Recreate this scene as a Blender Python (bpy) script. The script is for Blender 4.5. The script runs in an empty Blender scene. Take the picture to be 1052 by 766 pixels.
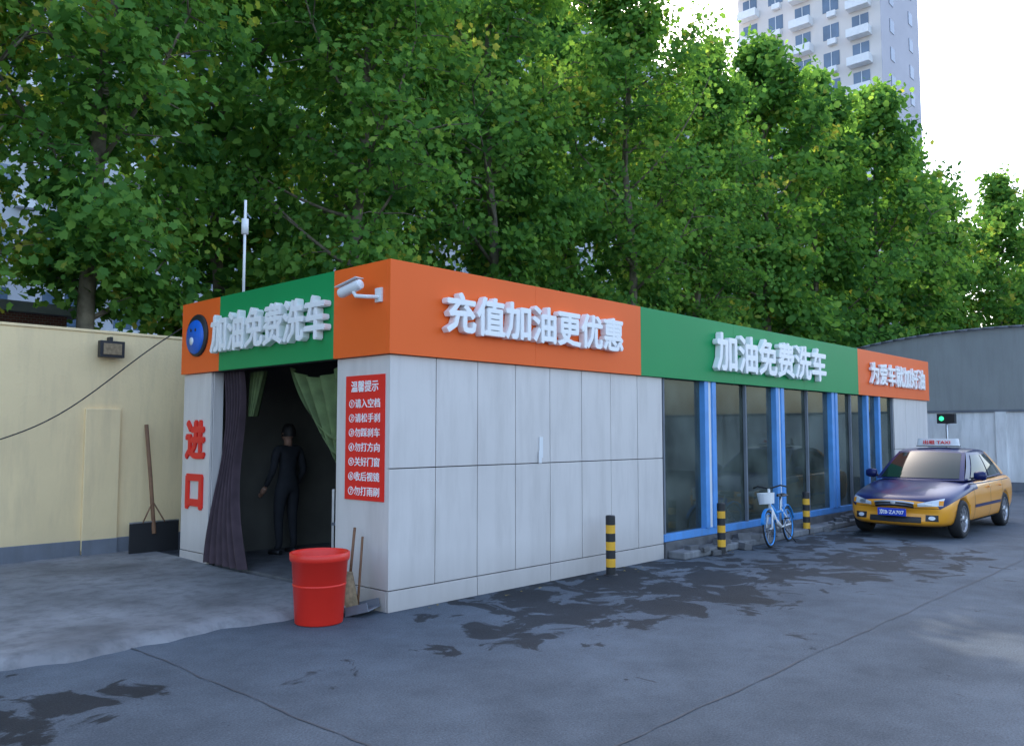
import bpy, math, random
import numpy as np
from mathutils import Vector, Matrix
random.seed(7); rng=np.random.default_rng(7)
S=bpy.context.scene
# ------------------------------------------------------------------ materials
def nmat(name,col,rough=0.6,var=0.12,scale=3.0,bump=0.0,bscale=40,metal=0.0,spec=0.5,coat=0.0,dirt=None,emit=None,lowdirt=None):
    m=bpy.data.materials.new(name); m.use_nodes=True
    nt=m.node_tree; b=nt.nodes['Principled BSDF']; L=nt.links
    tc=nt.nodes.new('ShaderNodeTexCoord')
    n=nt.nodes.new('ShaderNodeTexNoise'); n.inputs['Scale'].default_value=scale; n.inputs['Detail'].default_value=5
    L.new(tc.outputs['Object'],n.inputs['Vector'])
    r=nt.nodes.new('ShaderNodeMapRange'); r.inputs[1].default_value=.3; r.inputs[2].default_value=.7
    r.inputs[3].default_value=1-var; r.inputs[4].default_value=1+var
    L.new(n.outputs['Fac'],r.inputs[0])
    mx=nt.nodes.new('ShaderNodeVectorMath'); mx.operation='SCALE'
    mx.inputs[0].default_value=col[:3]; L.new(r.outputs[0],mx.inputs['Scale'])
    out=mx.outputs[0]
    if dirt:
        mp=nt.nodes.new('ShaderNodeMapping'); mp.inputs['Scale'].default_value=(2.5,2.5,.35)
        L.new(tc.outputs['Object'],mp.inputs[0])
        n2=nt.nodes.new('ShaderNodeTexNoise'); n2.inputs['Scale'].default_value=2.2; n2.inputs['Detail'].default_value=7
        n2.inputs['Roughness'].default_value=.65
        L.new(mp.outputs[0],n2.inputs['Vector'])
        r2=nt.nodes.new('ShaderNodeMapRange'); r2.inputs[1].default_value=.45; r2.inputs[2].default_value=.75
        r2.inputs[3].default_value=0; r2.inputs[4].default_value=dirt[1]
        L.new(n2.outputs['Fac'],r2.inputs[0])
        fac=r2.outputs[0]
        if lowdirt:
            sp=nt.nodes.new('ShaderNodeSeparateXYZ'); L.new(tc.outputs['Object'],sp.inputs[0])
            ad=nt.nodes.new('ShaderNodeMath'); ad.operation='MULTIPLY_ADD'; ad.inputs[1].default_value=-.55; L.new(n2.outputs['Fac'],ad.inputs[0]); L.new(sp.outputs[2],ad.inputs[2])
            r3=nt.nodes.new('ShaderNodeMapRange'); r3.inputs[1].default_value=-.25; r3.inputs[2].default_value=.30; r3.inputs[3].default_value=lowdirt; r3.inputs[4].default_value=0
            L.new(ad.outputs[0],r3.inputs[0]); a2=nt.nodes.new('ShaderNodeMath'); a2.operation='MAXIMUM'; L.new(r3.outputs[0],a2.inputs[0]); L.new(fac,a2.inputs[1]); fac=a2.outputs[0]
        mm=nt.nodes.new('ShaderNodeMix'); mm.data_type='RGBA'
        L.new(fac,mm.inputs[0]); L.new(out,mm.inputs[6]); mm.inputs[7].default_value=(*dirt[0],1)
        out=mm.outputs[2]
    L.new(out,b.inputs['Base Color'])
    b.inputs['Roughness'].default_value=rough; b.inputs['Metallic'].default_value=metal
    b.inputs['Specular IOR Level'].default_value=spec
    b.inputs['Coat Weight'].default_value=coat
    if bump>0:
        n3=nt.nodes.new('ShaderNodeTexNoise'); n3.inputs['Scale'].default_value=bscale; n3.inputs['Detail'].default_value=5
        L.new(tc.outputs['Object'],n3.inputs['Vector'])
        bp=nt.nodes.new('ShaderNodeBump'); bp.inputs['Strength'].default_value=bump; bp.inputs['Distance'].default_value=.02
        L.new(n3.outputs['Fac'],bp.inputs['Height']); L.new(bp.outputs[0],b.inputs['Normal'])
    if emit:
        b.inputs['Emission Color'].default_value=(*emit[0],1); b.inputs['Emission Strength'].default_value=emit[1]
    return m
M={}
M['panel']=nmat('panel_grey',(.67,.62,.585),.42,.05,1.2,dirt=((.40,.36,.33),.38),lowdirt=.6)
M['backing']=nmat('dark_backing',(.05,.05,.055),.8)
M['orange']=nmat('orange_acp',(.93,.145,.022),.45,.03,1.0,spec=.25)
M['green']=nmat('green_acp',(.012,.29,.085),.45,.03,1.0,spec=.25)
M['letter']=nmat('white_letter',(.90,.89,.88),.35,.02)
M['white']=nmat('white_paint',(.78,.78,.78),.45,.05)
M['red']=nmat('red_vinyl',(.82,.025,.015),.5,.05,spec=.3)
M['redletter']=nmat('red_letter',(.80,.03,.02),.4,.05,spec=.3)
M['blue']=nmat('blue_steel',(.10,.32,.72),.45,.10,4,dirt=((.12,.2,.35),.4))
M['cream']=nmat('cream_render',(.88,.67,.37),.85,.06,.9,.25,25,dirt=((.60,.46,.28),.45),lowdirt=.5)
M['skirt']=nmat('grey_skirt',(.17,.185,.215),.85,.15,2,.2,dirt=((.12,.12,.12),.5))
M['concrete']=nmat('concrete',(.20,.205,.215),.85,.40,1.1,.4,18,dirt=((.07,.075,.08),.7))
M['dconcrete']=nmat('dark_concrete',(.12,.12,.125),.9,.35,4,.5,18)
M['roof']=nmat('roof_felt',(.2,.2,.2),.9)
M['interior']=nmat('interior_wall',(.13,.125,.11),.7,.2,1.5)
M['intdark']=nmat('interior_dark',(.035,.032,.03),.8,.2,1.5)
M['metal']=nmat('metal',(.5,.5,.52),.35,.1,4,metal=.9)
M['black']=nmat('black_plastic',(.02,.02,.022),.5,.1)
M['yellow']=nmat('yellow_paint',(.80,.42,.03),.5,.08)
M['rubber']=nmat('rubber',(.018,.018,.02),.75,.15)
M['bucket']=nmat('red_plastic',(.78,.028,.014),.38,.05)
M['curtain']=nmat('dark_curtain',(.055,.034,.042),.9,.25,6)
M['gcurtain']=nmat('green_curtain',(.10,.14,.05),.9,.25,6)
M['wood']=nmat('wood',(.20,.10,.05),.7,.25,8)
M['straw']=nmat('straw',(.26,.19,.11),.9,.3,20)
M['cloth']=nmat('dark_cloth',(.020,.022,.028),.9,.2,10)
M['skin']=nmat('skin',(.36,.20,.14),.5,.05)
M['hair']=nmat('hair',(.012,.01,.01),.6)
M['gold']=nmat('gold_car_paint',(.88,.36,.018),.32,.02,coat=.5)
M['navy']=nmat('navy_car_paint',(.008,.016,.095),.28,.02,spec=.3,coat=.25)
M['carglass']=nmat('car_glass',(.012,.030,.026),.05,.02,spec=.35)
M['lamp']=nmat('headlamp',(.62,.66,.70),.12,.1,coat=1)
M['amber']=nmat('amber_lamp',(.8,.3,.02),.2)
M['plate']=nmat('plate_blue',(.01,.06,.55),.4)
M['badge']=nmat('badge_blue',(.01,.13,.60),.4)
M['bikeblue']=nmat('bike_blue',(.03,.30,.75),.35)
M['bark']=nmat('bark',(.17,.14,.10),.9,.4,6,.6,12)
M['towerwall']=nmat('tower_render',(.70,.64,.60),.8,.05,.3)
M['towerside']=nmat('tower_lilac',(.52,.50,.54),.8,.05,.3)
M['blockwall']=nmat('block_render',(.56,.56,.58),.8,.1,.3)
M['glassw']=nmat('window_glass',(.10,.15,.22),.12,.2,.5,spec=.9)
M['brick']=nmat('brick_red',(.25,.09,.06),.85,.25,3,.2)
M['shed']=nmat('shed_grey',(.29,.305,.305),.7,.08,.8,dirt=((.20,.20,.20),.4))
M['whitewash']=nmat('whitewash',(.80,.79,.78),.85,.1,.8,.2,dirt=((.36,.35,.34),.5),lowdirt=.5)
M['joint']=nmat('joint_tar',(.060,.065,.075),.8)
M['litter']=nmat('dry_leaf',(.22,.17,.06),.8,.5,9)
M['greenlamp']=nmat('green_lamp',(.02,.5,.2),.4,emit=((.05,1,.4),1.5))
M['brush']=nmat('wash_brush',(.03,.10,.16),.9,.3,12)
def brickify(m):
    nt=m.node_tree; b=nt.nodes['Principled BSDF']
    bt=nt.nodes.new('ShaderNodeTexBrick'); bt.inputs['Scale'].default_value=4
    bt.inputs['Color1'].default_value=(.28,.10,.07,1); bt.inputs['Color2'].default_value=(.2,.07,.05,1); bt.inputs['Mortar'].default_value=(.3,.27,.24,1)
    tc=nt.nodes.new('ShaderNodeTexCoord'); mp=nt.nodes.new('ShaderNodeMapping'); mp.inputs['Rotation'].default_value=(math.radians(90),0,0)
    nt.links.new(tc.outputs['Object'],mp.inputs[0]); nt.links.new(mp.outputs[0],bt.inputs['Vector']); nt.links.new(bt.outputs['Color'],b.inputs['Base Color'])
brickify(M['brick'])
def glassmat():
    m=bpy.data.materials.new('shop_glass'); m.use_nodes=True; nt=m.node_tree; nt.nodes.clear()
    o=nt.nodes.new('ShaderNodeOutputMaterial'); t=nt.nodes.new('ShaderNodeBsdfTransparent'); t.inputs[0].default_value=(.62,.72,.68,1)
    g=nt.nodes.new('ShaderNodeBsdfGlossy'); g.inputs['Roughness'].default_value=.03; g.inputs[0].default_value=(.8,.9,.88,1)
    d=nt.nodes.new('ShaderNodeBsdfDiffuse'); d.inputs[0].default_value=(.20,.24,.205,1)
    n=nt.nodes.new('ShaderNodeTexNoise'); n.inputs['Scale'].default_value=1.3; n.inputs['Detail'].default_value=7
    tc=nt.nodes.new('ShaderNodeTexCoord'); nt.links.new(tc.outputs['Object'],n.inputs['Vector'])
    r=nt.nodes.new('ShaderNodeMapRange'); r.inputs[1].default_value=.38; r.inputs[2].default_value=.70; r.inputs[3].default_value=.15; r.inputs[4].default_value=.50
    nt.links.new(n.outputs['Fac'],r.inputs[0])
    m0=nt.nodes.new('ShaderNodeMixShader'); nt.links.new(r.outputs[0],m0.inputs[0]); nt.links.new(t.outputs[0],m0.inputs[1]); nt.links.new(d.outputs[0],m0.inputs[2])
    f=nt.nodes.new('ShaderNodeFresnel'); f.inputs[0].default_value=1.45
    mx=nt.nodes.new('ShaderNodeMixShader'); nt.links.new(f.outputs[0],mx.inputs[0]); nt.links.new(m0.outputs[0],mx.inputs[1]); nt.links.new(g.outputs[0],mx.inputs[2])
    nt.links.new(mx.outputs[0],o.inputs[0]); return m
M['glass']=glassmat()
def leafmat():
    m=bpy.data.materials.new('plane_leaf'); m.use_nodes=True; nt=m.node_tree; nt.nodes.clear(); L=nt.links
    o=nt.nodes.new('ShaderNodeOutputMaterial')
    a=nt.nodes.new('ShaderNodeAttribute'); a.attribute_name='tone'
    oi=nt.nodes.new('ShaderNodeObjectInfo')
    cr=nt.nodes.new('ShaderNodeValToRGB'); e=cr.color_ramp.elements
    e[0].position=0; e[0].color=(.045,.125,.036,1); e[1].position=1; e[1].color=(.38,.36,.07,1)
    x=e.new(.4); x.color=(.105,.240,.056,1); x=e.new(.78); x.color=(.21,.37,.075,1)
    ad=nt.nodes.new('ShaderNodeMath'); ad.operation='MULTIPLY_ADD'; ad.inputs[1].default_value=.10; L.new(oi.outputs['Random'],ad.inputs[0]); L.new(a.outputs['Fac'],ad.inputs[2])
    L.new(ad.outputs[0],cr.inputs[0])
    d=nt.nodes.new('ShaderNodeBsdfDiffuse'); L.new(cr.outputs[0],d.inputs[0])
    t=nt.nodes.new('ShaderNodeBsdfTranslucent')
    hs=nt.nodes.new('ShaderNodeVectorMath'); hs.operation='MULTIPLY'; hs.inputs[1].default_value=(1.9,1.8,1.1); L.new(cr.outputs[0],hs.inputs[0]); L.new(hs.outputs[0],t.inputs[0])
    mx=nt.nodes.new('ShaderNodeMixShader'); mx.inputs[0].default_value=.45; L.new(d.outputs[0],mx.inputs[1]); L.new(t.outputs[0],mx.inputs[2])
    L.new(mx.outputs[0],o.inputs[0]); return m
M['leaf']=leafmat()
def groundmat():
    m=bpy.data.materials.new('forecourt_asphalt'); m.use_nodes=True; nt=m.node_tree; b=nt.nodes['Principled BSDF']; L=nt.links
    tc=nt.nodes.new('ShaderNodeTexCoord')
    def noise(s,d=8,r=.6,dist=0):
        n=nt.nodes.new('ShaderNodeTexNoise'); n.inputs['Scale'].default_value=s; n.inputs['Detail'].default_value=d; n.inputs['Roughness'].default_value=r; n.inputs['Distortion'].default_value=dist
        L.new(tc.outputs['Object'],n.inputs['Vector']); return n.outputs['Fac']
    def mr(x,a,bb,c,dd):
        r=nt.nodes.new('ShaderNodeMapRange'); r.inputs[1].default_value=a; r.inputs[2].default_value=bb; r.inputs[3].default_value=c; r.inputs[4].default_value=dd; L.new(x,r.inputs[0]); return r.outputs[0]
    def math_(op,x,y):
        r=nt.nodes.new('ShaderNodeMath'); r.operation=op
        for i,q in enumerate((x,y)):
            if isinstance(q,(int,float)): r.inputs[i].default_value=q
            else: L.new(q,r.inputs[i])
        return r.outputs[0]
    big=mr(noise(.35,5,.6,.5),.3,.7,.72,1.2); mid=mr(noise(2.2,7,.7),.3,.7,.80,1.18); fine=mr(noise(70,3,.7),.3,.7,.68,1.32)
    k=math_('MULTIPLY',math_('MULTIPLY',big,mid),fine)
    v=nt.nodes.new('ShaderNodeVectorMath'); v.operation='SCALE'; v.inputs[0].default_value=(.094,.113,.136); L.new(k,v.inputs['Scale'])
    sp=nt.nodes.new('ShaderNodeSeparateXYZ'); L.new(tc.outputs['Object'],sp.inputs[0])
    tot=None
    for cx,cy,rx,ry in [(3.4,-1.5,3.0,1.3),(6.4,-2.1,3.0,1.5),(-3.35,-.75,1.0,.6),(3.2,-.5,3.4,.7),(1.0,-1.3,1.8,.9),(-4.2,1.2,2.0,.4),(8.5,-.8,2.2,.6)]:
        dx=math_('DIVIDE',math_('SUBTRACT',sp.outputs[0],cx),rx); dy=math_('DIVIDE',math_('SUBTRACT',sp.outputs[1],cy),ry)
        q=math_('ADD',math_('MULTIPLY',dx,dx),math_('MULTIPLY',dy,dy)); q=mr(q,0,1.3,.245,0)
        tot=q if tot is None else math_('MAXIMUM',tot,q)
    w=math_('ADD',noise(1.9,6,.62,.8),tot); wet=mr(w,.655,.695,0,1)
    mx=nt.nodes.new('ShaderNodeMix'); mx.data_type='RGBA'; L.new(wet,mx.inputs[0]); L.new(v.outputs[0],mx.inputs[6])
    v2=nt.nodes.new('ShaderNodeVectorMath'); v2.operation='SCALE'; v2.inputs['Scale'].default_value=.26; L.new(v.outputs[0],v2.inputs[0]); L.new(v2.outputs[0],mx.inputs[7])
    L.new(mx.outputs[2],b.inputs['Base Color'])
    L.new(mr(wet,0,1,.88,.75),b.inputs['Roughness'])
    b.inputs['Specular IOR Level'].default_value=.20
    bp=nt.nodes.new('ShaderNodeBump'); bp.inputs['Strength'].default_value=.4; bp.inputs['Distance'].default_value=.01
    L.new(math_('ADD',noise(90,3,.7),noise(6,4,.6)),bp.inputs['Height']); L.new(bp.outputs[0],b.inputs['Normal'])
    return m
M['ground']=groundmat()
# ------------------------------------------------------------------ mesh builder
class MB:
    def __init__(s): s.v=[]; s.f=[]; s.m=[]; s.sm=[]; s.mats=[]
    def mi(s,k):
        if k not in s.mats: s.mats.append(k)
        return s.mats.index(k)
    def face(s,idx,k,sm=False): s.f.append(tuple(idx)); s.m.append(s.mi(k)); s.sm.append(sm)
    def box(s,x0,x1,y0,y1,z0,z1,k,mat=None):
        b=len(s.v); P=[(x,y,z) for z in (z0,z1) for y in (y0,y1) for x in (x0,x1)]
        if mat is not None: P=[tuple(mat@Vector(p)) for p in P]
        s.v+=P
        for q in [(0,2,3,1),(4,5,7,6),(0,1,5,4),(2,6,7,3),(0,4,6,2),(1,3,7,5)]: s.face([b+i for i in q],k)
    def tube(s,pts,r,k,n=8,cap=True,sm=True):
        pts=[Vector(p) for p in pts]; N=len(pts)
        rs=r if isinstance(r,(list,tuple)) else [r]*N
        b=len(s.v); ref=None
        for i,p in enumerate(pts):
            d=(pts[min(i+1,N-1)]-pts[max(i-1,0)]).normalized()
            if ref is None:
                ref=Vector((0,0,1)) if abs(d.z)<.9 else Vector((1,0,0))
            a=d.cross(ref).normalized(); c=d.cross(a).normalized()
            ref=a.cross(d).normalized()
            for j in range(n):
                t=2*math.pi*j/n; s.v.append(tuple(p+a*math.cos(t)*rs[i]+c*math.sin(t)*rs[i]))
        for i in range(N-1):
            for j in range(n):
                s.face((b+i*n+j,b+i*n+(j+1)%n,b+(i+1)*n+(j+1)%n,b+(i+1)*n+j),k,sm)
        if cap:
            s.face([b+j for j in range(n)][::-1],k); s.face([b+(N-1)*n+j for j in range(n)],k)
    def lathe(s,prof,k,n=24,mat=None,sm=True,close=False):
        b=len(s.v)
        for r,z in prof:
            for j in range(n):
                t=2*math.pi*j/n; p=Vector((r*math.cos(t),r*math.sin(t),z))
                if mat is not None: p=mat@p
                s.v.append(tuple(p))
        N=len(prof)
        for i in range(N-1 if not close else N):
            i2=(i+1)%N
            for j in range(n): s.face((b+i*n+j,b+i*n+(j+1)%n,b+i2*n+(j+1)%n,b+i2*n+j),k,sm)
    def grid(s,fn,nu,nv,k,sm=True):
        b=len(s.v)
        for i in range(nu+1):
            for j in range(nv+1): s.v.append(tuple(fn(i/nu,j/nv)))
        for i in range(nu):
            for j in range(nv):
                q=b+i*(nv+1)+j; s.face((q,q+nv+1,q+nv+2,q+1),k,sm)
    def obj(s,name,parent=None,bevel=0,mat=None):
        me=bpy.data.meshes.new(name); me.from_pydata(s.v,[],s.f); me.update()
        for k in s.mats: me.materials.append(M[k])
        me.polygons.foreach_set('material_index',s.m); me.polygons.foreach_set('use_smooth',s.sm)
        o=bpy.data.objects.new(name,me); S.collection.objects.link(o)
        if parent: o.parent=parent
        if bevel: 
            bm=o.modifiers.new('bevel','BEVEL'); bm.width=bevel; bm.segments=2; bm.limit_method='ANGLE'
        return o
def empty(name,loc=(0,0,0),rz=0):
    o=bpy.data.objects.new(name,None); S.collection.objects.link(o); o.location=loc; o.rotation_euler=(0,0,rz); o.empty_display_size=.1; return o
def text(name,body,size,width,height,center,xa,up,mat,parent,extrude=.02,bold=.022):
    c=bpy.data.curves.new(name,'FONT'); c.body=body; c.size=size; c.extrude=extrude; c.resolution_u=2
    c.align_x='LEFT'
    t=bpy.data.objects.new('tmp',c); S.collection.objects.link(t)
    dg=bpy.context.evaluated_depsgraph_get(); dg.update()
    me=bpy.data.meshes.new_from_object(t.evaluated_get(dg)); bpy.data.objects.remove(t)
    n=len(me.vertices); co=np.empty(n*3); me.vertices.foreach_get('co',co); co=co.reshape(-1,3)
    mn=co.min(0); mxx=co.max(0); ctr=(mn+mxx)/2; sz=mxx-mn
    sx=width/sz[0]; sy=height/sz[1]
    l=np.stack([(co[:,0]-ctr[0])*sx,(co[:,1]-ctr[1])*sy,co[:,2]-mn[2]],1)
    xa=np.array(xa,float); up=np.array(up,float); nn=np.cross(xa,up)
    faces=[list(p.vertices) for p in me.polygons]
    V=[];F=[]; b=bold*size*min(sx,sy)
    sh=[(0,0,0)] if bold<=0 else [(b,0,1),(-b,0,2),(0,b,3),(0,-b,4),(b*.7,b*.7,5),(-b*.7,-b*.7,6)]
    for dx,dy,kk in sh:
        q=l.copy(); q[:,0]+=dx; q[:,1]+=dy; q[:,2]*=(1+.012*kk); q[:,2]+=.0004*kk
        w=q[:,:1]*xa+q[:,1:2]*up+q[:,2:]*nn+np.array(center)
        o0=len(V); V+=[tuple(r) for r in w]; F+=[[i+o0 for i in f] for f in faces]
    m2=bpy.data.meshes.new(name); m2.from_pydata(V,[],F); m2.materials.append(M[mat])
    o=bpy.data.objects.new(name,m2); S.collection.objects.link(o); o.parent=parent; return o
# ------------------------------------------------------------------ ground
g=MB(); g.v+=[(-400,-400,0),(500,-400,0),(500,500,0),(-400,500,0)]; g.face((0,1,2,3),'ground'); g.obj('ground')
def wob(x0,y0,x1,y1,w,n=60):
    j=MB(); L=math.hypot(x1-x0,y1-y0); dx,dy=(x1-x0)/L,(y1-y0)/L; r=random.Random(int(x0*10+y1*7))
    o=0
    for i in range(n+1):
        t=i/n; o=o*.8+r.uniform(-.012,.012); ww=w*r.uniform(.2,1.3)
        px=x0+dx*L*t-dy*o; py=y0+dy*L*t+dx*o
        j.v+=[(px-dy*ww,py+dx*ww,.004),(px+dy*ww,py-dx*ww,.004)]
    for i in range(n): j.face((2*i,2*i+1,2*i+3,2*i+2),'joint')
    return j
for a in [(-12,-3.55,22,-3.65,.007,220),(-2.2,-9,-2.2,.5,.007,80),(3.9,-9,3.9,-3.6,.003,50),(9.8,-9,9.8,-.4,.004,60),(-12,-8,22,-8,.007,90)]:
    wob(*a).obj('pavement_joint')
fl=MB(); rl=random.Random(3)
for i in range(40):
    x=rl.uniform(.2,14); y=rl.uniform(-.5,-.05)
    s_=rl.uniform(.015,.03); a=rl.uniform(0,6.3)
    b0=len(fl.v)
    for k in range(6):
        t=k*math.pi/3+a; rr=s_*(1 if k%2 else .6); fl.v.append((x+rr*math.cos(t),y+rr*math.sin(t),.012+rl.uniform(0,.012)))
    fl.face(range(b0,b0+6),'litter')
fl.obj('fallen_leaves')
sl=MB()
def slab(u,v):
    x=-14+14.0*u; 
    e=.6+.05*math.sin(x*3.1)+.03*math.sin(x*7.7)+.02*math.sin(x*17)
    y=e+(5.36-e)*max(0,(v-.08)/.92) if v>.08 else e-.16*(1-v/.08)
    z=-.01 if v==0 else (.075+.03*max(0,(v-.08)) if v>.05 else .05)
    return (x,y,z+.008*math.sin(x*2+v*9))
sl.grid(slab,160,24,'concrete',True)
sl.obj('entrance_pavement')
# ------------------------------------------------------------------ car wash building
B=empty('car_wash_building')
L_=16.13; D=4.3; FZ=2.47; H=3.39
w=MB()
w.box(.03,4.76,.03,.12,0,FZ,'backing'); w.box(13.9,L_-.03,.03,.12,0,FZ,'backing')
w.box(.03,.12,.12,.87,0,FZ,'backing'); w.box(.03,.12,3.57,D,0,FZ,'backing')
w.obj('wall_backing',B)
p=MB()
gp=.005
for i in range(8):
    x0=i*.595; x1=x0+.595
    for z0,z1 in ((.2,1.36),(1.36,FZ)): p.box(x0+(gp if i else 0),x1-gp,random.uniform(-.0015,.0015),.03,z0+gp,z1-gp,'panel')
for i in range(4): p.box(i*1.19+(gp if i else 0),(i+1)*1.19-gp,-.004,.03,.0,.2-gp,'panel')
for i in range(3):
    x0=13.88+i*.75; 
    for z0,z1 in ((.2,1.36),(1.36,FZ)): p.box(x0+gp,x0+.75-gp,0,.03,z0+gp,z1-gp,'panel')
p.box(13.88,L_,-.004,.03,0,.2-gp,'panel')
for y0,y1 in ((.031,.87),(3.57,D)):
    p.box(0,.03,y0,y1-.0,.2+gp,FZ-gp,'panel')
    p.box(-.004,.03,y0,y1,0,.2-gp,'panel')
p.box(L_-.03,L_,.031,D,0,FZ,'panel'); p.box(.031,.16,.871,.885,.2,FZ,'panel'); p.box(.031,.16,3.555,3.569,.2,FZ,'panel')
p.obj('cladding_panels',B,bevel=.003)
f=MB()
def fpx(x0,x1,k):
    n=max(1,round((x1-x0)/2.4)); 
    for i in range(n):
        a=x0+(x1-x0)*i/n; b=x0+(x1-x0)*(i+1)/n; f.box(a+.001,b-.001,-.05,.0,FZ,H,k)
fpx(-.05,4.19,'orange'); fpx(4.19,11.77,'green'); fpx(11.77,L_+.03,'orange')
def fpy(y0,y1,k):
    n=max(1,round((y1-y0)/2.4))
    for i in range(n):
        a=y0+(y1-y0)*i/n; b=y0+(y1-y0)*(i+1)/n; f.box(-.05,.0,a+.001,b-.001,FZ,H,k)
fpy(.0,.88,'orange'); fpy(.88,3.30,'green'); fpy(3.30,D,'orange')
f.obj('fascia',B,bevel=.0015)
f=MB(); f.box(.001,L_,.001,.1,FZ+.002,H-.01,'backing'); f.box(.001,.1,.101,D,FZ+.002,H-.01,'backing'); f.box(L_+.001,L_+.03,0.001,D,FZ,H,'orange')
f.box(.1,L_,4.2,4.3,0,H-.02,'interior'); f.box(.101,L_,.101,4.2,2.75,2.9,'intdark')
f.box(.1,L_-.04,.101,4.2,-.02,.09,'dconcrete'); f.box(.1,L_,.1005,4.2,3.2,3.25,'roof')
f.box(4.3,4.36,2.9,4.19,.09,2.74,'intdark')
f.obj('structure',B)
gz=MB(); fr=MB()
fr.box(4.77,13.87,-.012,.09,.22,.32,'blue')
fr.box(4.77,13.87,-.03,.1,0,.215,'dconcrete')
posts=[5.92,6.14,8.24,8.44,10.55,10.72,12.3,12.95]
for i,x in enumerate(posts):
    fr.box(x-.055,x+.055,-.025,.085,.321,2.469,'blue')
    if i%2==0 and i<6: fr.box(x+.056,posts[i+1]-.056,.0,.05,.321,2.469,'white')
for x in (4.82,7.2,9.5,11.5,13.83): fr.box(x-.02,x+.02,.01,.06,.321,2.469,'skirt')
for a,b in zip([4.8]+posts,posts+[13.86]):
    gz.box(a+.056,b-.056,.065,.075,.321,2.469,'glass')
gz.obj('glazing',B); fr.obj('window_frames',B,bevel=.004)
im=MB()
for x in (5.6,7.0,9.2,11.6):
    for y in (1.0,3.4):
        im.lathe([(.02,.4),(.33,.42),(.36,1.3),(.33,2.2),(.02,2.22)],'brush',20,Matrix.Translation((x,y,0)))
        im.tube([(x,y,.1),(x,y,2.7)],.04,'metal')
for x in (6.3,8.4,10.5,12.7):
    im.box(x-.06,x+.06,.5,.62,.09,2.6,'metal'); im.box(x-.06,x+.06,3.8,3.92,.09,2.6,'metal'); im.box(x-.06,x+.06,.62,3.8,2.48,2.6,'metal')
im.box(4.9,13.5,.75,.83,.09,.22,'yellow')
for x in np.arange(4.9,14,1.3): im.box(x,x+.04,4.14,4.19,.1,2.7,'white')
im.obj('wash_machinery',B)
ru=MB()
for i in range(34):
    x=random.choice([random.uniform(4.7,7.2),random.uniform(7,13)]); y=random.uniform(-.36,-.05); r=random.uniform(.03,.12)
    mt=Matrix.Translation((x,y,r*.4+(.08 if y>-.3 else 0)))@Matrix.Rotation(random.uniform(0,6),4,'Z')@Matrix.Rotation(random.uniform(-.3,.3),4,'X')
    ru.box(-r,r,-r*.7,r*.7,-r*.5,r*.5,'dconcrete',mt)
ru.obj('rubble_stones',None,bevel=.01)
lg=MB(); lg.box(4.8,13.9,-.30,-.031,0,.10,'concrete'); lg.obj('window_ledge_kerb',None,bevel=.02)
X=(1,0,0);Z=(0,0,1);NY=(0,-1,0)
text('sign_text_1','充值加油更优惠',1,3.03,.40,(2.135,-.06,2.94),X,Z,'letter',B,.04,.032)
text('sign_text_2','加油免费洗车',1,3.93,.56,(8.02,-.06,2.93),X,Z,'letter',B,.04,.032)
text('sign_text_3','为爱车就加好油',1,3.35,.44,(14.0,-.06,2.93),X,Z,'letter',B,.025,.028)
text('sign_text_4','加油免费洗车',1,2.42,.45,(-.06,2.13,2.92),NY,Z,'letter',B,.04,.032)
text('entrance_text_1','进',1,.48,.46,(-.002,3.93,1.62),NY,Z,'redletter',B,.01,.04)
text('entrance_text_2','口',1,.40,.40,(-.002,3.93,.96),NY,Z,'redletter',B,.01,.05)
R9=Matrix.Rotation(math.radians(-90),4,'Y')
bd=MB(); bd.lathe([(.0,.03),(.265,.03),(.272,.02),(.272,.0)],'black',32,Matrix.Translation((-.05,3.85,2.95))@R9); 
bd.lathe([(.0,.05),(.21,.05),(.22,.03)],'badge',28,Matrix.Translation((-.05,3.87,2.93))@R9)
bd.lathe([(.0,.056),(.05,.056),(.05,.0)],'white',16,Matrix.Translation((-.05,3.93,2.88))@R9)
for yy in (3.83,3.95): bd.lathe([(.0,.056),(.02,.056),(.02,.0)],'black',10,Matrix.Translation((-.05,yy,3.02))@R9)
bd.obj('round_badge',B)
NS=empty('notice_sign')
q=MB(); q.box(-.012,-.0005,.07,.70,1.04,2.28,'red'); q.obj('board',NS)
text('heading','温馨提示',1,.44,.11,(-.0125,.385,2.17),NY,Z,'letter',NS,.001,.015)
for i,tx in enumerate(['①请入空档','②请松手刹','③勿踩刹车','④勿打方向','⑤关好门窗','⑥收后视镜','⑦勿打雨刷']):
    text('line_%d'%i,tx,1,.50,.088,(-.0125,.385,2.00-i*.145),NY,Z,'letter',NS,.001,.012)
cu=MB()
def c1(u,v):
    z=2.46-2.34*v; w0=.34+.10*math.cos(v*6)+.55*v*v; y=3.56+.03*v-(u*w0)-.12*(1-v)
    return (.12+.05*math.sin(u*38+v*2)+.07*math.sin(v*5)-.08*v*v,y,z)
cu.grid(c1,70,24,'curtain')
cu.obj('entrance_curtain_dark',B)
cu=MB()
def c2(u,v):
    wtop=1.05*(1-v)**.6+.12; z=2.46-1.15*v*(1-.30*u)-.14*math.sin(u*math.pi)
    return (.17+.05*math.sin(u*28+v*3),.90+u*wtop,z)
cu.grid(c2,50,20,'gcurtain')
def c3(u,v):
    z=2.46-.55*v; return (.30+.04*math.sin(u*30),3.15-.40*u*(1-.6*v),z)
cu.grid(c3,30,14,'gcurtain')
cu.obj('entrance_curtain_green',B)
CC=empty('security_camera')
c=MB(); c.box(-.075,-.05,.06,.16,2.98,3.12,'white'); c.tube([(-.06,.11,3.03),(-.20,.13,3.02),(-.26,.22,3.03),(-.26,.26,3.08)],.02,'white')
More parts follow.
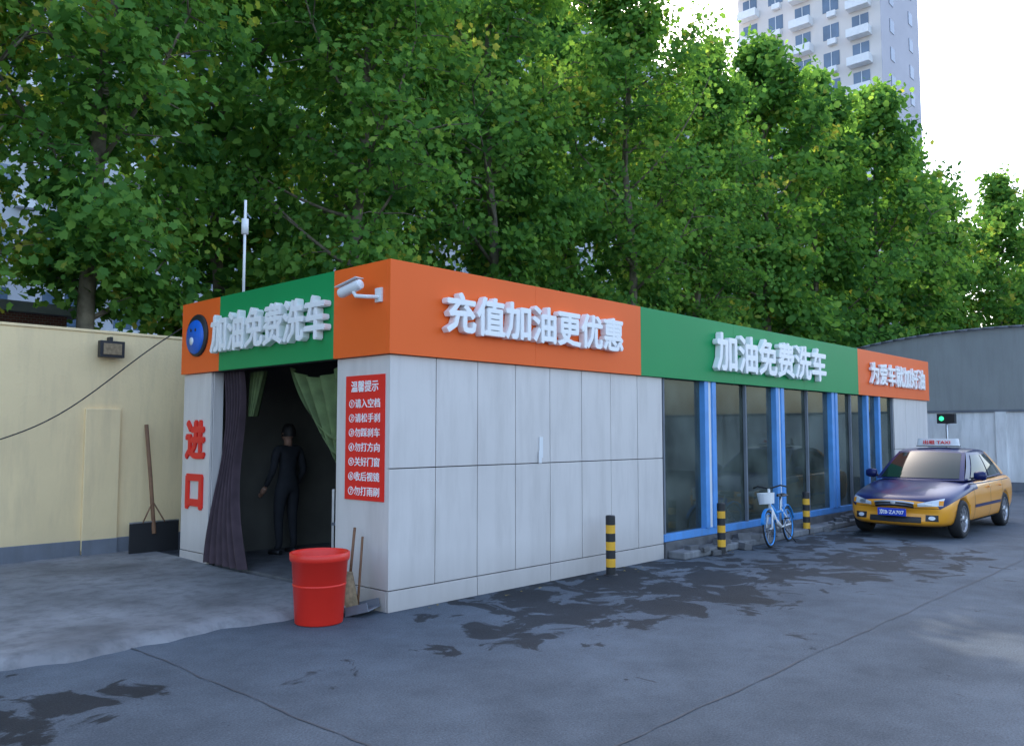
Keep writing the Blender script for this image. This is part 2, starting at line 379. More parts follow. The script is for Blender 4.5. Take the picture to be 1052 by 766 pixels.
mt=Matrix.Translation((-.26,.30,3.11))@Matrix.Rotation(math.radians(8),4,'Z')@Matrix.Rotation(math.radians(-14+90),4,'X')@Matrix.Rotation(math.pi,4,'X')
c.lathe([(.0,-.15),(.045,-.14),(.052,-.10),(.052,.12),(.045,.15),(.04,.15),(.038,.13),(.0,.13)],'white',20,mt); c.lathe([(.0,.132),(.035,.132),(.036,.128)],'black',16,mt)
mt2=Matrix.Translation((-.26,.32,3.17))@Matrix.Rotation(math.radians(8),4,'Z')@Matrix.Rotation(math.radians(-14),4,'X')
c.box(-.055,.055,-.14,.16,0,.008,'white',mt2)
c.obj('bracket_and_body',CC,bevel=.003)
c=MB(); c.tube([(.4,3.55,3.2),(.4,3.55,4.75)],.018,'white'); c.tube([(.4,3.55,4.30),(.4,3.55,4.50)],.045,'white',12); c.box(.36,.44,3.5,3.6,3.25,3.4,'white'); c.obj('antenna_pole')
c=MB(); c.box(2.18,2.24,-.012,-.002,1.42,1.66,'white'); c.box(2.16,2.21,-.02,-.013,1.36,1.5,'white'); c.obj('paper_notice')
w=MB(); w.box(-16,4,5.36,5.6,.0,3.05,'cream'); w.box(-.85,-.40,5.31,5.359,.16,2.03,'cream'); w.box(-16,4,5.345,5.62,3.051,3.09,'cream')
w.box(-16,-.851,5.34,5.3595,0,.30,'skirt'); w.box(-.851,-.399,5.29,5.309,0,.30,'skirt'); w.box(-.399,4,5.34,5.3595,0,.30,'skirt')
w.obj('cream_boundary_wall',None,bevel=.008)
fl=MB(); fl.box(-.74,-.42,5.2,5.29,2.72,2.94,'black'); fl.box(-.70,-.46,5.192,5.199,2.755,2.905,'straw'); fl.box(-.6,-.56,5.25,5.36,2.94,3.0,'black'); 
for i in range(7): fl.box(-.72+i*.045,-.71+i*.045,5.291,5.33,2.74,2.92,'black')
fl.obj('floodlight',None,bevel=.004)
cb=MB(); pts=[]
for i in range(25):
    t=i/24; pts.append((-3.0+3.0*t,5.25-.95*t,1.15+1.95*t-.45*math.sin(t*math.pi)*.5+.05*math.sin(t*9)))
cb.tube(pts,.009,'black',6); cb.obj('power_cable')
sh=MB(); sh.box(-.37,.30,4.98,5.0,.10,.50,'black',None); sh.box(-.37,.30,4.975,5.01,.501,.52,'metal')
sh.tube([(-.05,4.96,.35),(-.06,5.1,1.1),(-.07,5.26,1.82)],.028,'wood'); sh.tube([(-.2,4.98,.50),(-.055,5.02,.78)],.010,'wood'); sh.tube([(.1,4.98,.50),(-.055,5.02,.78)],.010,'wood')
sh.obj('snow_shovel',None,bevel=.002)
bk=MB(); T=Matrix.Translation((-.66,.16,0))
bk.lathe([(0,.012),(.205,.012),(.21,.0),(.215,.01),(.25,.55),(.262,.555),(.27,.575),(.27,.625),(.262,.63),(.252,.628),(.245,.60),(.205,.03),(0,.028)],'bucket',40,T)
bk.lathe([(.232,.33),(.24,.335),(.2405,.35),(.235,.355)],'bucket',40,T)
bk.obj('red_bucket')
br=MB(); 
br.tube([(-.22,.30,.35),(-.10,.40,.78)],.014,'wood'); br.tube([(-.30,.26,.02),(-.27,.28,.16),(-.22,.31,.38)],[.14,.10,.03],'straw',12)
br.obj('broom')
br=MB(); mt=Matrix.Translation((-.20,.12,.03))@Matrix.Rotation(.5,4,'Z')@Matrix.Rotation(-.25,4,'X')
br.box(-.14,.14,-.12,.12,0,.012,'skirt',mt); br.box(-.14,-.125,-.12,.12,.012,.08,'skirt',mt); br.box(.125,.14,-.12,.12,.012,.08,'skirt',mt); br.box(-.14,.14,.105,.12,.012,.1,'skirt',mt)
br.tube([(-.2,.2,.08),(-.08,.3,.7)],.012,'wood')
br.obj('dustpan')
for i,(x,y) in enumerate([(3.18,-.27),(5.72,-.34),(8.75,-.25)]):
    b=MB(); 
    for k in range(7):
        b.lathe([(.058,k*.1),(.058,(k+1)*.1)],'black' if k%2==0 else 'yellow',20,Matrix.Translation((x,y,0)))
    b.lathe([(.058,.7),(.052,.712),(.0,.716)],'black',20,Matrix.Translation((x,y,0)))
    b.lathe([(.085,.0),(.085,.010),(.055,.012)],'black',20,Matrix.Translation((x,y,0)))
    b.obj('striped_bollard')
# ------------------------------------------------------------------ bicycle
def bicycle(loc,rz,sc):
    E=empty('shared_bicycle',loc,rz); E.rotation_euler=(math.radians(5),0,rz); E.scale=(sc,sc,sc)
    r=.31; b=MB()
    for wx in (-.5,.52):
        RX=Matrix.Translation((wx,0,r))@Matrix.Rotation(math.radians(90),4,'X')
        prof=[(r-.018+.018*math.cos(a),.018*math.sin(a)) for a in np.linspace(0,2*math.pi,9)[:-1]]
        b.lathe(prof,'rubber',32,RX,close=True)
        prof=[(r-.045+.01*math.cos(a),.014*math.sin(a)) for a in np.linspace(0,2*math.pi,7)[:-1]]
        b.lathe(prof,'bikeblue',32,RX,close=True)
        b.tube([(wx,-.05,r),(wx,.05,r)],.025,'metal')
        for a in np.linspace(0,2*math.pi,17)[:-1]: b.tube([(wx,.02*(-1)**int(a*3),r),(wx+(r-.04)*math.cos(a),0,r+(r-.04)*math.sin(a))],.0025,'metal',4,False)
        fr=[(wx+(r+.03)*math.cos(a),0,r+(r+.03)*math.sin(a)) for a in np.linspace(.3,2.9,14)]
        for off in (-.02,0,.02): b.tube([(x,off,z) for x,y,z in fr],.011,'bikeblue',5)
    b.obj('wheels',E)
    b=MB()
    bb=(-.08,0,.29); seat=(-.22,0,.72)
    b.tube([bb,seat,(-.25,0,.84)],.02,'metal'); b.tube([(-.06,0,.31),(.15,0,.42),(.37,0,.66)],.040,'white'); b.tube([(-.16,0,.56),(.1,0,.55),(.36,0,.72)],.030,'bikeblue')
    for y in (-.05,.05):
        b.tube([bb,(-.5,y,.31)],.016,'white'); b.tube([(-.19,0,.62),(-.5,y,.31)],.014,'white'); b.tube([(.37,y*.7,.62),(.52,y,.31)],.018,'white')
    b.tube([(.39,0,.60),(.33,0,.98)],.024,'white')
    b.tube([(.26,-.29,1.0),(.31,-.2,1.03),(.33,0,.98),(.31,.2,1.03),(.26,.29,1.0)],.014,'black')
    b.lathe([(0,-.02),(.09,-.02),(.09,.0),(0,.0)],'metal',20,Matrix.Translation((-.08,-.04,.29))@Matrix.Rotation(math.radians(90),4,'X'))
    b.tube([(-.08,-.08,.29),(-.02,-.08,.14)],.01,'metal'); b.tube([(-.08,.08,.29),(-.14,.08,.44)],.01,'metal'); b.box(-.07,.03,-.15,-.07,.13,.15,'black'); b.box(-.19,-.09,.07,.15,.43,.45,'black')
    b.tube([(-.12,.06,.26),(-.2,.2,.02)],.009,'black')
    b.obj('frame',E)
    b=MB(); b.grid(lambda u,v:(-.38+.28*u,(v-.5)*(.19*(1-u)**.8+.03),.87-.05*(2*v-1)**2-.01*math.sin(u*3)),10,8,'black'); b.grid(lambda u,v:(-.38+.28*u,(v-.5)*(.19*(1-u)**.8+.03),.82),10,8,'black'); b.box(-.36,-.2,-.05,.05,.822,.862,'black'); b.obj('saddle',E)
    b=MB()
    b.grid(lambda u,v:(.52+(.10+.02*v)*math.cos(u*2*math.pi),(.13+.02*v)*math.sin(u*2*math.pi),.74+.18*v),20,4,'white'); b.box(.44,.60,-.1,.1,.735,.742,'white'); b.tube([(.37,0,.8),(.47,0,.76)],.012,'metal')
    b.obj('basket',E)
bicycle((7.25,-.50,0),math.radians(188),.88)
# ------------------------------------------------------------------ taxi
def taxi(loc):
    E=empty('taxi_car',loc)
    st=[(0.0,.56,.30,.50,.545),(.05,.68,.24,.58,.635),(.16,.755,.20,.635,.70),(.42,.81,.18,.70,.775),(.85,.845,.17,.775,.85),(1.25,.855,.17,.84,.915),(1.6,.86,.17,.885,.93),(2.5,.862,.17,.905,.93),(3.3,.86,.17,.925,.95),(3.75,.85,.18,.925,.985),(4.15,.82,.22,.91,.985),(4.40,.76,.28,.85,.93),(4.5,.66,.34,.70,.76)]
    b=MB(); n=None
    for x,w_,zb,zs,zt in st:
        half=[(0,zb),(w_*.85,zb),(w_*.96,zb+.09),(w_,zb+.5*(zs-zb)),(w_*.985,zs-.09),(w_*.93,zs),(w_*.6,zt-.015),(0,zt)]
        bul=lambda y:.16*(abs(y)/w_)**2.5*max(0,1-x/.4)
        ring=[(x+bul(y),y,z) for y,z in half]+[(x+bul(-y),-y,z) for y,z in half[-2:0:-1]]
        n=len(ring); b.v+=ring
    for i in range(len(st)-1):
        for j in range(n):
            j2=(j+1)%n; top=j in(5,6,7,8)
            k='navy' if (top and i>=1) else 'gold'
            if j in (4,9) and 1<=i<6 : k='navy'
            b.face((i*n+j,i*n+j2,(i+1)*n+j2,(i+1)*n+j),k,True)
    b.face(list(range(n))[::-1],'gold'); b.face([(len(st)-1)*n+j for j in range(n)],'gold')
    body=b.obj('body',E)
    sm=body.modifiers.new('s','SUBSURF'); sm.levels=2; sm.render_levels=2
    cut=MB()
    for wx in (.86,3.46):
        cut.lathe([(0,-.95),(.345,-.95),(.345,-.60),(0,-.60)],'black',32,Matrix.Translation((wx,0,.31))@Matrix.Rotation(math.radians(90),4,'X'))
        cut.lathe([(0,.60),(.345,.60),(.345,.95),(0,.95)],'black',32,Matrix.Translation((wx,0,.31))@Matrix.Rotation(math.radians(90),4,'X'))
    cme=cut.obj('wheel_arch_cutter',E)
    bo=body.modifiers.new('b','BOOLEAN'); bo.object=cme; bo.operation='DIFFERENCE'; bo.solver='EXACT'
    dg=bpy.context.evaluated_depsgraph_get(); dg.update()
    nm=bpy.data.meshes.new_from_object(body.evaluated_get(dg)); body.modifiers.clear(); body.data=nm
    bpy.data.objects.remove(cme)
    def lerp(a,b_,t): return a+(b_-a)*t
    def WS(u,v):
        return Vector((lerp(1.22+.14*u*u,2.02+.07*u*u,v),u*lerp(.72,.56,v),lerp(.90,1.395-.03*u*u,v)+.02*math.sin(v*math.pi)))
    def RW(u,v): return Vector((lerp(4.0-.10*u*u,3.32-.06*u*u,v),u*lerp(.70,.56,v),lerp(.94,1.385-.03*u*u,v)+.015*math.sin(v*math.pi)))
    def SD(u,v,s=1):
        x0=lerp(1.36,2.09,v); x1=lerp(3.90,3.26,v); bul=math.sin(u*math.pi)
        return Vector((lerp(x0,x1,u),s*(lerp(.72,.56,v)+lerp(.06,.035,v)*bul+.02*math.sin(v*math.pi)),lerp(lerp(.90,.94,u),1.365,v)+0*bul))
    def RF(u,v):
        a=WS(v,1); c=RW(v,1); p=a.lerp(c,u); p.z+=.055*math.sin(u*math.pi); p.y=v*(.56+.035*math.sin(u*math.pi)); 
        return p
    h=MB()
    h.grid(lambda u,v:WS(2*u-1,v),10,6,'navy'); h.grid(lambda u,v:RW(2*u-1,v),10,6,'gold')
    for s_ in (1,-1): h.grid(lambda u,v:SD(u,v,s_),14,6,'navy')
    h.grid(lambda u,v:RF(u,2*v-1),12,12,'navy')
    for s_ in (1,-1): h.grid(lambda u,v:RF(u,s_).lerp(SD(u,1,s_),v),12,1,'navy')
    h.obj('greenhouse',E)
    gl=MB()
    def off(P,d): return P+Vector(d)
    gl.grid(lambda u,v:off(WS((2*u-1)*.90,.05+.88*v),(-.008,0,.006)),10,6,'carglass')
    gl.grid(lambda u,v:off(RW((2*u-1)*.88,.08+.84*v),(.008,0,.006)),10,6,'carglass')
    for s_ in (1,-1):
        for u0,u1 in ((.10,.475),(.505,.80)):
            gl.grid(lambda u,v:off(SD(lerp(u0,u1,u)+(.03 if u0<.2 else 0)*(1-u)*v,.06+.84*v,s_),(0,.008*s_,.002)),8,5,'carglass')
        gl.grid(lambda u,v:off(SD(lerp(.82,.90-.02*v,u),.08+.72*v,s_),(0,.007*s_,.002)),3,4,'carglass')
        gl.grid(lambda u,v:off(SD(lerp(.905,.995,u),.0+.98*v,s_),(0,.006*s_,.001)),3,4,'gold')
    gl.obj('windows',E)
    def decal(name,fn,nu,nv,k,axis,d=.006):
        q=MB(); q.grid(fn,nu,nv,k); o=q.obj(name,E)
        m=o.modifiers.new('w','SHRINKWRAP'); m.target=body; m.wrap_method='PROJECT'; m.use_project_x=axis=='X'; m.use_project_y=axis=='Y'
        m.use_positive_direction=True; m.use_negative_direction=True; m.offset=d; m.wrap_mode='ABOVE_SURFACE'; return o
    for s_ in (1,-1):
        decal('headlamp',lambda u,v:(-.3,s_*lerp(.36,.70,u),lerp(lerp(.53,.545,u),lerp(.575,.655,u),v)),10,5,'lamp','X',.008)
        decal('indicator',lambda u,v:(-.3,s_*lerp(.645,.70,u),lerp(.55,.62,v)),3,3,'amber','X',.011)
        decal('headlamp_bowl',lambda u,v:(-.3,s_*lerp(.46,.56,u),lerp(.55,.60,v)),3,3,'metal','X',.012)
        decal('foglamp_recess',lambda u,v:(-.3,s_*lerp(.46,.64,u),lerp(.30,.40,v)),6,3,'black','X',.005)
        decal('foglamp',lambda u,v:(-.3,s_*(.55+.05*math.cos(u*6.283)*v),.35+.03*math.sin(u*6.283)*v),12,2,'lamp','X',.01)
        for x0 in (1.45,2.42,3.18):
            decal('door_seam',lambda u,v:(x0+.01*u+(.10*(v) if x0==3.18 else 0)*1,s_*1.2,lerp(.26,.9,v)),1,12,'black','Y',.003)
        decal('sill',lambda u,v:(lerp(1.25,3.1,u),s_*1.2,lerp(.19,.26,v)),12,2,'black','Y',.004)
        decal('belt_trim',lambda u,v:(lerp(1.4,3.85,u),s_*1.2,lerp(.835,.85,v)+.02*u),14,1,'black','Y',.004)
        decal('side_band',lambda u,v:(lerp(1.46,3.1,u),s_*1.2,lerp(.46,.51,v)),14,1,'navy','Y',.007)
        decal('tail_lamp',lambda u,v:(4.8,s_*lerp(.45,.72,u),lerp(.66,.80,v)),6,3,'red','X',.006)
    decal('grille',lambda u,v:(-.3,lerp(-.30,.30,u)*(1-.0*v),lerp(.525,.60,v)-.02*(2*u-1)**2),12,4,'black','X',.007)
    decal('grille_chrome',lambda u,v:(-.3,lerp(-.31,.31,u),lerp(.59,.61,v)-.02*(2*u-1)**2),12,1,'metal','X',.012)
    decal('grille_bar',lambda u,v:(-.3,lerp(-.29,.29,u),lerp(.555,.565,v)-.02*(2*u-1)**2),12,1,'metal','X',.012)
    decal('badge',lambda u,v:(-.3,.04*math.cos(u*6.283)*v,.58+.025*math.sin(u*6.283)*v),12,2,'metal','X',.02)
    decal('lower_intake',lambda u,v:(-.3,lerp(-.40,.40,u),lerp(.27,.36,v)),12,3,'black','X',.006)
    decal('bumper_line',lambda u,v:(-.3,lerp(-.66,.66,u),lerp(.50,.507,v)),14,1,'black','X',.005)
    b=MB(); b.box(-.045,-.025,-.22,.22,.375,.495,'plate'); b.box(-.025,.1,-.15,.15,.38,.48,'black')
    for s_ in (1,-1):
        mt=Matrix.Translation((1.62,s_*.90,.98)); b.lathe([(.001,-.10),(.06,-.09),(.08,-.03),(.08,.05),(.06,.09),(.001,.10)],'navy',14,mt@Matrix.Rotation(math.radians(90),4,'X')@Matrix.Scale(.8,4,(1,0,0)))
        b.tube([(1.6,s_*.76,.93),(1.62,s_*.86,.96)],.02,'black')
        for x in (2.25,3.0): b.box(x,x+.16,min(s_*.862,s_*.885),max(s_*.862,s_*.885),.76,.785,'gold')
        b.tube([(1.35,s_*.12-.2,.925),(1.62,s_*.12+.15,1.10)],.007,'black')
    b.obj('trim',E,bevel=.004)
    b=MB()
    b.box(2.42,2.58,-.36,.36,1.46,1.475,'black'); 
    q=lambda u,v:(2.50+.085*math.cos(u*2*math.pi)*(1-.25*v),.36*max(-1,min(1,1.25*math.sin(u*2*math.pi)))*(1-.06*v),1.475+.13*v)
    b.grid(q,32,3,'white'); b.grid(lambda u,v:(2.50+.063*v*math.cos(u*2*math.pi),.338*v*max(-1,min(1,1.25*math.sin(u*2*math.pi))),1.606),32,2,'white')
    b.obj('taxi_roof_lamp',E)
    text('roof_lamp_text','出租 TAXI',1,.46,.07,(2.408,0,1.54),NY,Z,'red',E,.003)
    text('plate_text','京B·ZA707',1,.38,.075,(-.047,0,.435),NY,Z,'letter',E,.002)
    for wx in (.86,3.46):
        for s_ in (1,-1):
            q=MB(); T=Matrix.Translation((wx,s_*.745,.31))@Matrix.Rotation(math.radians(-90*s_),4,'X')
            q.lathe([(.20,-.09),(.285,-.095),(.305,-.07),(.31,0),(.305,.07),(.285,.095),(.215,.09),(.205,.06)],'rubber',36,T)
            q.lathe([(0,-.05),(.20,-.05)],'black',24,T)
            q.lathe([(.205,.085),(.212,.09),(.195,.075),(.19,.05)],'metal',36,T)
            q.lathe([(0,.085),(.05,.083),(.06,.06)],'metal',20,T)
            for a in range(10):
                an=a*math.pi/5; q.box(.045,.20,-.017,.017,.05,.075,'metal',T@Matrix.Rotation(an,4,'Z'))
            q.lathe([(0,.04),(.2,.04)],'black',24,T)
            q.obj('wheel',E)
taxi((9.15,-1.52,0))
# ------------------------------------------------------------------ person
def person(loc,rz):
    E=empty('person',loc,rz)
    V=[];Ed=[];Rr=[]
    def add(p,r,par=None):
        V.append(p); Rr.append(r); i=len(V)-1
        if par is not None: Ed.append((par,i))
        return i
    pel=add((0,0,.95),.14); wa=add((0,.0,1.10),.125,pel); ch=add((0,0,1.32),.15,wa); nk=add((0,0,1.47),.065,ch)
    for s_ in (1,-1):
        h=add((s_*.10,0,.88),.105,pel); k=add((s_*.12,.03,.50),.068,h); a=add((s_*.13,-.01,.11),.045,k); add((s_*.14,.06,.06),.045,a); 
        sh=add((s_*.19,0,1.40),.068,ch); el=add((s_*.27,-.02,1.12),.048,sh); wr=add((s_*.27,.12,.90),.034,el)
    me=bpy.data.meshes.new('clothed_body'); me.from_pydata(V,Ed,[]); o=bpy.data.objects.new('clothed_body',me); S.collection.objects.link(o); o.parent=E
    m=o.modifiers.new('sk','SKIN'); 
    for i,sv in enumerate(me.skin_vertices[0].data): sv.radius=(Rr[i],Rr[i]*(.8 if i<4 else 1)); 
    me.skin_vertices[0].data[0].use_root=True
    m.use_smooth_shade=True; o.modifiers.new('ss','SUBSURF').levels=2; me.materials.append(M['cloth'])
    b=MB()
    prof=[]
    for i in range(13):
        a=math.pi*i/12; prof.append((.078*math.sin(a)**.85*(1-.12*max(0,math.cos(a))) if 0<i<12 else .001,-.115*math.cos(a)))
    b.lathe(prof,'skin',20,Matrix.Translation((0,.015,1.61))@Matrix.Scale(1.18,4,(0,1,0)))
    b.tube([(0,0,1.44),(0,.005,1.55)],.055,'skin',12)
    b.tube([(0,.10,1.62),(0,.125,1.585)],[.008,.016],'skin',8)
    for s_ in (1,-1):
        b.lathe([(.001,-.012),(.011,0),(.001,.012)],'hair',8,Matrix.Translation((s_*.03,.096,1.62)))
        b.lathe([(.001,-.03),(.014,0),(.001,.03)],'skin',8,Matrix.Translation((s_*.08,.01,1.61)))
    b.box(-.022,.022,.093,.103,1.555,1.562,'redletter')
    b.lathe([(.001,.135),(.05,.125),(.082,.07),(.092,.01),(.086,-.04)],'hair',20,Matrix.Translation((0,-.008,1.61))@Matrix.Scale(1.15,4,(0,1,0)))
    for s_ in (1,-1):
        c=Vector((s_*.27,.15,.86)); b.tube([c+Vector((0,-.03,.03)),c,c+Vector((0,.03,-.035)),c+Vector((0,.05,-.055))],[.026,.036,.036,.02],'skin',10)
        for i in range(4):
            o0=c+Vector((s_*(-.03+.02*i),.045,-.045)); l=[.06,.07,.066,.05][i]
            b.tube([o0,o0+Vector((0,l*.35,-l*.4)),o0+Vector((0,l*.45,-l*.9))],[.009,.0085,.007],'skin',6)
        o0=c+Vector((-s_*.03,.01,-.0)); b.tube([o0,o0+Vector((-s_*.025,.03,-.02)),o0+Vector((-s_*.025,.05,-.045))],[.011,.010,.008],'skin',6)
        b.tube([(s_*.14,-.05,.03),(s_*.14,.06,.035),(s_*.145,.16,.025)],[.035,.042,.03],'black',10)
    b.obj('head_hands_shoes',E)
person((1.15,3.62,.09),math.radians(10))
c=MB(); T=Matrix.Translation((1.5,2.6,.09))@Matrix.Rotation(.6,4,'Z')
for x in(-.2,.2):
    for y in(-.2,.2): c.box(x-.015,x+.015,y-.015,y+.015,0,.44 if y<0 else .9,'metal',T)
c.box(-.22,.22,-.22,.22,.441,.48,'skirt',T); c.box(-.2,.2,.186,.214,.60,.88,'skirt',T); c.obj('chair')
# ------------------------------------------------------------------ trees
LT=[(0,-.5),(.22,-.36),(.50,-.24),(.32,.02),(.40,.26),(.12,.26),(0,.58),(-.12,.26),(-.40,.26),(-.32,.02),(-.50,-.24),(-.22,-.36)]
LT=np.array([(x,y,.18*abs(x)) for x,y in LT])
LT2=np.array([(x,y,.18*abs(x)) for x,y in [(0,-.5),(.45,-.28),(.42,.22),(0,.56),(-.42,.22),(-.45,-.28)]])
def tree_mesh(seed,Ht,Rm,z0,lsize=.165,nl=52,drop=.19,tb=.42,LT=LT):
    r=random.Random(seed); g=np.random.default_rng(seed)
    b=MB(); pts=[];rad=[]; x=y=0
    n=12
    for i in range(n+1):
        t=i/n; pts.append((x,y,t*Ht*.93)); rad.append(.14*(1-t)**.8+.02); x+=r.uniform(-.14,.14); y+=r.uniform(-.14,.14)
    rad[0]=.19
    b.tube(pts,rad,'bark',10)
    def tp(z):
        k=min(n-1e-6,z/(Ht*.93)*n); i=int(k); f=k-i; return Vector(pts[i]).lerp(Vector(pts[i+1]),f)
    cl=[]; az=r.uniform(0,6); nb=34
    for i in range(nb):
        t=i/(nb-1); z=z0*.8+(Ht*.90-z0*.8)*t; az+=2.4+r.uniform(-.5,.5)
        prof=(min(1,.60+1.6*t) if t<.25 else 1)*(1-max(0,(t-.40)/.60)**1.6*.85)
        Ln=Rm*prof*r.uniform(.55,1.25); el=math.radians(r.uniform(12,40)+25*t)
        p=tp(z); P=[p]; 
        for k in range(5):
            e=el+k*.10-.06; d=Vector((math.cos(az)*math.cos(e),math.sin(az)*math.cos(e),math.sin(e))); az+=r.uniform(-.12,.12); p=p+d*Ln/5; P.append(p)
        b.tube(P,[.055*(1-t*.5)*(1-.16*k) for k in range(6)],'bark',6)
        if r.random()<.06: continue
        for k in (2,3,4,5): cl.append((P[k],.9))
        for k in range(1,6):
            for s_ in (-1,1):
                a2=az+s_*r.uniform(.6,1.2); l2=Ln*r.uniform(.18,.38); e=r.uniform(-.25,.6)
                q0=P[k]; q1=q0+Vector((math.cos(a2)*math.cos(e),math.sin(a2)*math.cos(e),math.sin(e)))*l2*.5
                q2=q1+Vector((math.cos(a2),math.sin(a2),math.sin(e)-.25))*l2*.5
                b.tube([q0,q1,q2],[.018,.012,.005],'bark',4,False); cl.append((q2,1)); cl.append((q1,.5))
    top=tp(Ht*.92)
    for i in range(8): cl.append((top+Vector((r.uniform(-.5,.5),r.uniform(-.5,.5),r.uniform(-.8,.7))),1))
    C=[];T=[]
    for c,wt in cl:
        if r.random()<drop: continue
        k=int(nl*wt*r.uniform(.4,1.5)); sg=r.uniform(.16,.38); tone=r.gauss(tb,.17)
        q=g.normal(0,1,(k,3))*np.array([sg,sg,sg*.7])+np.array(c)
        C.append(q); T.append(np.clip(tone+g.normal(0,.12,k),0,1))
    C=np.concatenate(C); T=np.concatenate(T); K=len(C)
    nrm=g.normal(0,1,(K,3))*np.array([.75,.75,.5])+np.array([0,0,.65]); rad_=C.copy(); rad_[:,2]=0; rad_/=np.linalg.norm(rad_,axis=1,keepdims=True)+1e-6; nrm+=rad_*.7
    nrm/=np.linalg.norm(nrm,axis=1,keepdims=True)
    a=g.normal(0,1,(K,3)); a[:,2]-=.6; a-=nrm*(a*nrm).sum(1,keepdims=True); a/=np.linalg.norm(a,axis=1,keepdims=True); c=np.cross(a,nrm)
    sz=lsize*g.uniform(.55,1.25,(K,1,1))
    V=C[:,None,:]+sz*(LT[None,:,0:1]*c[:,None,:]+LT[None,:,1:2]*a[:,None,:]-LT[None,:,2:3]*nrm[:,None,:])
    nv=len(LT); V=V.reshape(-1,3)
    me=bpy.data.meshes.new('leaves'); me.vertices.add(len(V)); me.vertices.foreach_set('co',V.ravel().astype(np.float32))
    me.loops.add(len(V)); me.loops.foreach_set('vertex_index',np.arange(len(V),dtype=np.int32))
    me.polygons.add(K); me.polygons.foreach_set('loop_start',(np.arange(K)*nv).astype(np.int32)); me.polygons.foreach_set('loop_total',np.full(K,nv,dtype=np.int32))
    me.update(calc_edges=True)
    at=me.attributes.new('tone','FLOAT','FACE'); at.data.foreach_set('value',T.astype(np.float32))
    me.materials.append(M['leaf'])
    tm=b.obj('tmp_trunk'); tme=tm.data; bpy.data.objects.remove(tm)
    print('leaves',K); return me,tme
TR=[tree_mesh(11,17.2,3.3,4.4),tree_mesh(22,16.4,3.1,4.0),tree_mesh(33,17.8,3.4,4.4),
    tree_mesh(44,17.2,3.4,4.0,.22,32,.12,LT=LT2),tree_mesh(55,17.8,3.4,4.0,.22,32,.12,LT=LT2),
    tree_mesh(66,12.5,2.3,3.6,.16,26,.25,.66)]
def tree(x,y,i,rz,sc=1):
    E=empty('plane_tree',(x,y,0),rz); E.scale=(sc,sc,sc)
    for nm,me in (('crown',TR[i][0]),('trunk',TR[i][1])):
        o=bpy.data.objects.new(nm,me); S.collection.objects.link(o); o.parent=E
rt=random.Random(5)
k=0
for s in [-14.7,-9.7,-4.7,.2,5.2,9.9,14.8,19.6,24.5,29.3,34.0,38.8,43.5]:
    sc=rt.uniform(.95,1.04)*(1.06 if 22<s<36 else 1)
    tree(s+rt.uniform(-.3,.3),7.7+rt.uniform(-.4,.5),k%3 if s<22 else 3+k%2,rt.uniform(0,6.28),sc); k+=1
for s in [-8,4,9,13.5,18.5,24,32,42]:
    tree(s+rt.uniform(-.5,.5),12.3+rt.uniform(-.8,.8),3+k%2,rt.uniform(0,6.28),rt.uniform(.98,1.1)); k+=1
for x,y in [(47,5),(52,3),(57,0),(50,9),(60,6),(64,-2)]:
    tree(x,y,3+k%2,rt.uniform(0,6),rt.uniform(.92,1.02)); k+=1
tree(-2.2,7.9,5,1.0,1.0)
# ------------------------------------------------------------------ background buildings
t=MB(); x0,x1,y0,y1,Ht=82,94,23,39,96
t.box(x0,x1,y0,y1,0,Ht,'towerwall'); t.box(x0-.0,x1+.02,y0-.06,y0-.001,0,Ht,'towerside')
for f_ in range(31):
    z=1.2+f_*3.05
    for i,yy in enumerate(np.arange(y0+1.2,y1-1.5,3.1)):
        t.box(x0-.05,x0-.002,yy,yy+1.7,z,z+1.6,'glassw'); t.box(x0-.10,x0-.051,yy+.82,yy+.88,z,z+1.6,'white')
        if i%2==0: t.box(x0-1.1,x0-.003,yy-.3,yy+2.0,z-.9,z-.02,'white')
        else: t.box(x0-.5,x0-.003,yy+.2,yy+1.1,z-.75,z-.15,'white')
    for xx in (x0+2.5,x0+8.5): t.box(xx,xx+1.2,y0-.12,y0-.062,z,z+1.4,'glassw')
t.obj('apartment_tower')
t=MB(); x0,x1,y0,y1,Ht=-50,84,38,50,38
t.box(x0,x1-4,y0,y1,0,Ht,'blockwall')
for f_ in range(12):
    z=1.1+f_*2.95
    for i,xx in enumerate(np.arange(x0+1,x1-8,3.4)):
        t.box(xx,xx+1.9,y0-.05,y0-.002,z,z+1.6,'glassw'); t.box(xx+.92,xx+.98,y0-.09,y0-.051,z,z+1.6,'white')
        if i%3==0: t.box(xx-.4,xx+2.3,y0-1.2,y0-.003,z-.95,z-.05,'white')
        elif i%3==1: t.box(xx+2.0,xx+2.8,y0-.5,y0-.003,z-.4,z+.2,'white')
t.obj('apartment_block')
t=MB(); t.box(-22,2.5,16,22,0,4.6,'brick'); t.box(-22.3,2.8,15.7,22.3,4.601,4.85,'roof')
for xx in np.arange(-21,1,2.6): t.box(xx,xx+1.4,15.95,15.998,2.2,3.8,'glassw')
t.obj('brick_building')
t=MB(); t.box(2.9,60,19,19.3,0,3.2,'skirt'); t.obj('rear_boundary_wall')
t=MB(); t.box(23.5,23.75,-14,7,0,2.35,'whitewash'); t.box(23.45,23.8,-14,7,2.351,2.42,'skirt'); t.box(23.44,23.499,-14,7,0,.25,'skirt')
for yy in np.arange(-12,7,2.4): t.box(23.42,23.499,yy,yy+.28,.251,2.35,'whitewash')
t.obj('whitewashed_wall')
t=MB()
def shed(u,v): return (27+12*v,6.0-10*u,4.55+.75*math.sin(math.pi*(.06+.88*u))**.6)
t.grid(shed,24,1,'shed'); b0=len(t.v)
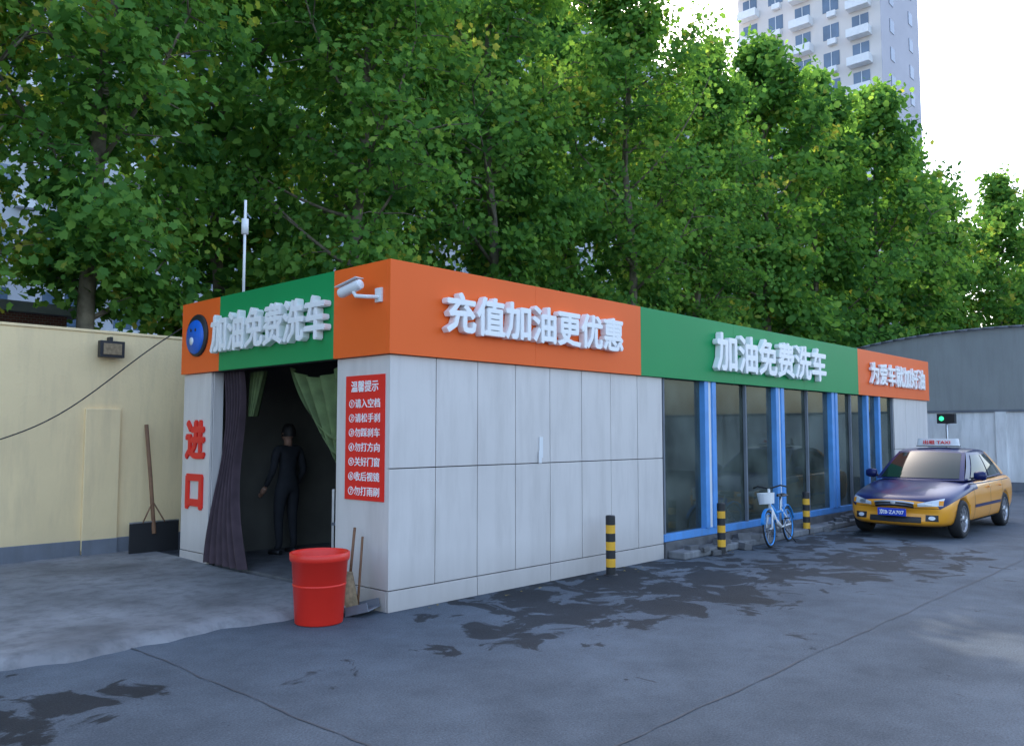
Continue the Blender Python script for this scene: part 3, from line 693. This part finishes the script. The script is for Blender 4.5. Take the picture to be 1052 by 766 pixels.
for i in range(25):
    q=shed(i/24,0); t.v+=[(27.02,q[1],0),(27.02,q[1],q[2]-.01)]
for i in range(24): t.face((b0+2*i,b0+2*i+2,b0+2*i+3,b0+2*i+1),'shed')
for i in range(24):
    a=shed(i/24,0); c_=shed((i+1)/24,0); t.tube([(26.9,a[1],a[2]),(26.9,c_[1],c_[2])],.04,'skirt',6)
t.box(27.03,39,-4.0,-3.9,0,4.7,'shed'); t.box(27.03,39,5.9,6.0,0,4.7,'shed')
t.obj('arched_roof_shed')
t=MB(); t.tube([(22.6,1.4,0),(22.6,1.4,2.0)],.04,'metal'); t.box(22.5,22.7,1.15,1.65,2.0,2.30,'black'); 
t.lathe([(0,.02),(.06,.02),(.07,0)],'greenlamp',16,Matrix.Translation((22.5,1.52,2.15))@R9); t.obj('signal_lamp',None,bevel=.01)
# ------------------------------------------------------------------ light & camera
el=math.radians(38); dx,dy=.6,.8
W=bpy.data.worlds.new("World"); S.world=W; W.use_nodes=True; nt=W.node_tree; bg=nt.nodes['Background']
sk=nt.nodes.new('ShaderNodeTexSky'); sk.sky_type='NISHITA'; sk.sun_disc=False; sk.sun_elevation=el; sk.sun_rotation=math.atan2(dx,dy); sk.dust_density=4.0; sk.air_density=1.0; sk.altitude=50
nt.links.new(sk.outputs[0],bg.inputs[0]); bg.inputs[1].default_value=.64
sd=bpy.data.lights.new('sun','SUN'); sd.energy=4.0; sd.angle=math.radians(.5); sd.color=(1,.96,.88)
so=bpy.data.objects.new('sun',sd); S.collection.objects.link(so)
d=Vector((dx*math.cos(el),dy*math.cos(el),math.sin(el))); so.rotation_euler=d.to_track_quat('Z','Y').to_euler(); so.location=(0,0,60)
cd=bpy.data.cameras.new('camera'); cd.sensor_width=36; cd.lens=29.46; cd.clip_end=2000
co=bpy.data.objects.new('camera',cd); S.collection.objects.link(co); co.location=(-5.107,-6.394,1.7)
co.rotation_euler=(math.radians(94.12),0,math.atan2(-.730,.683)); S.camera=co
S.view_settings.view_transform='Standard'; S.view_settings.look='None'; S.view_settings.exposure=0
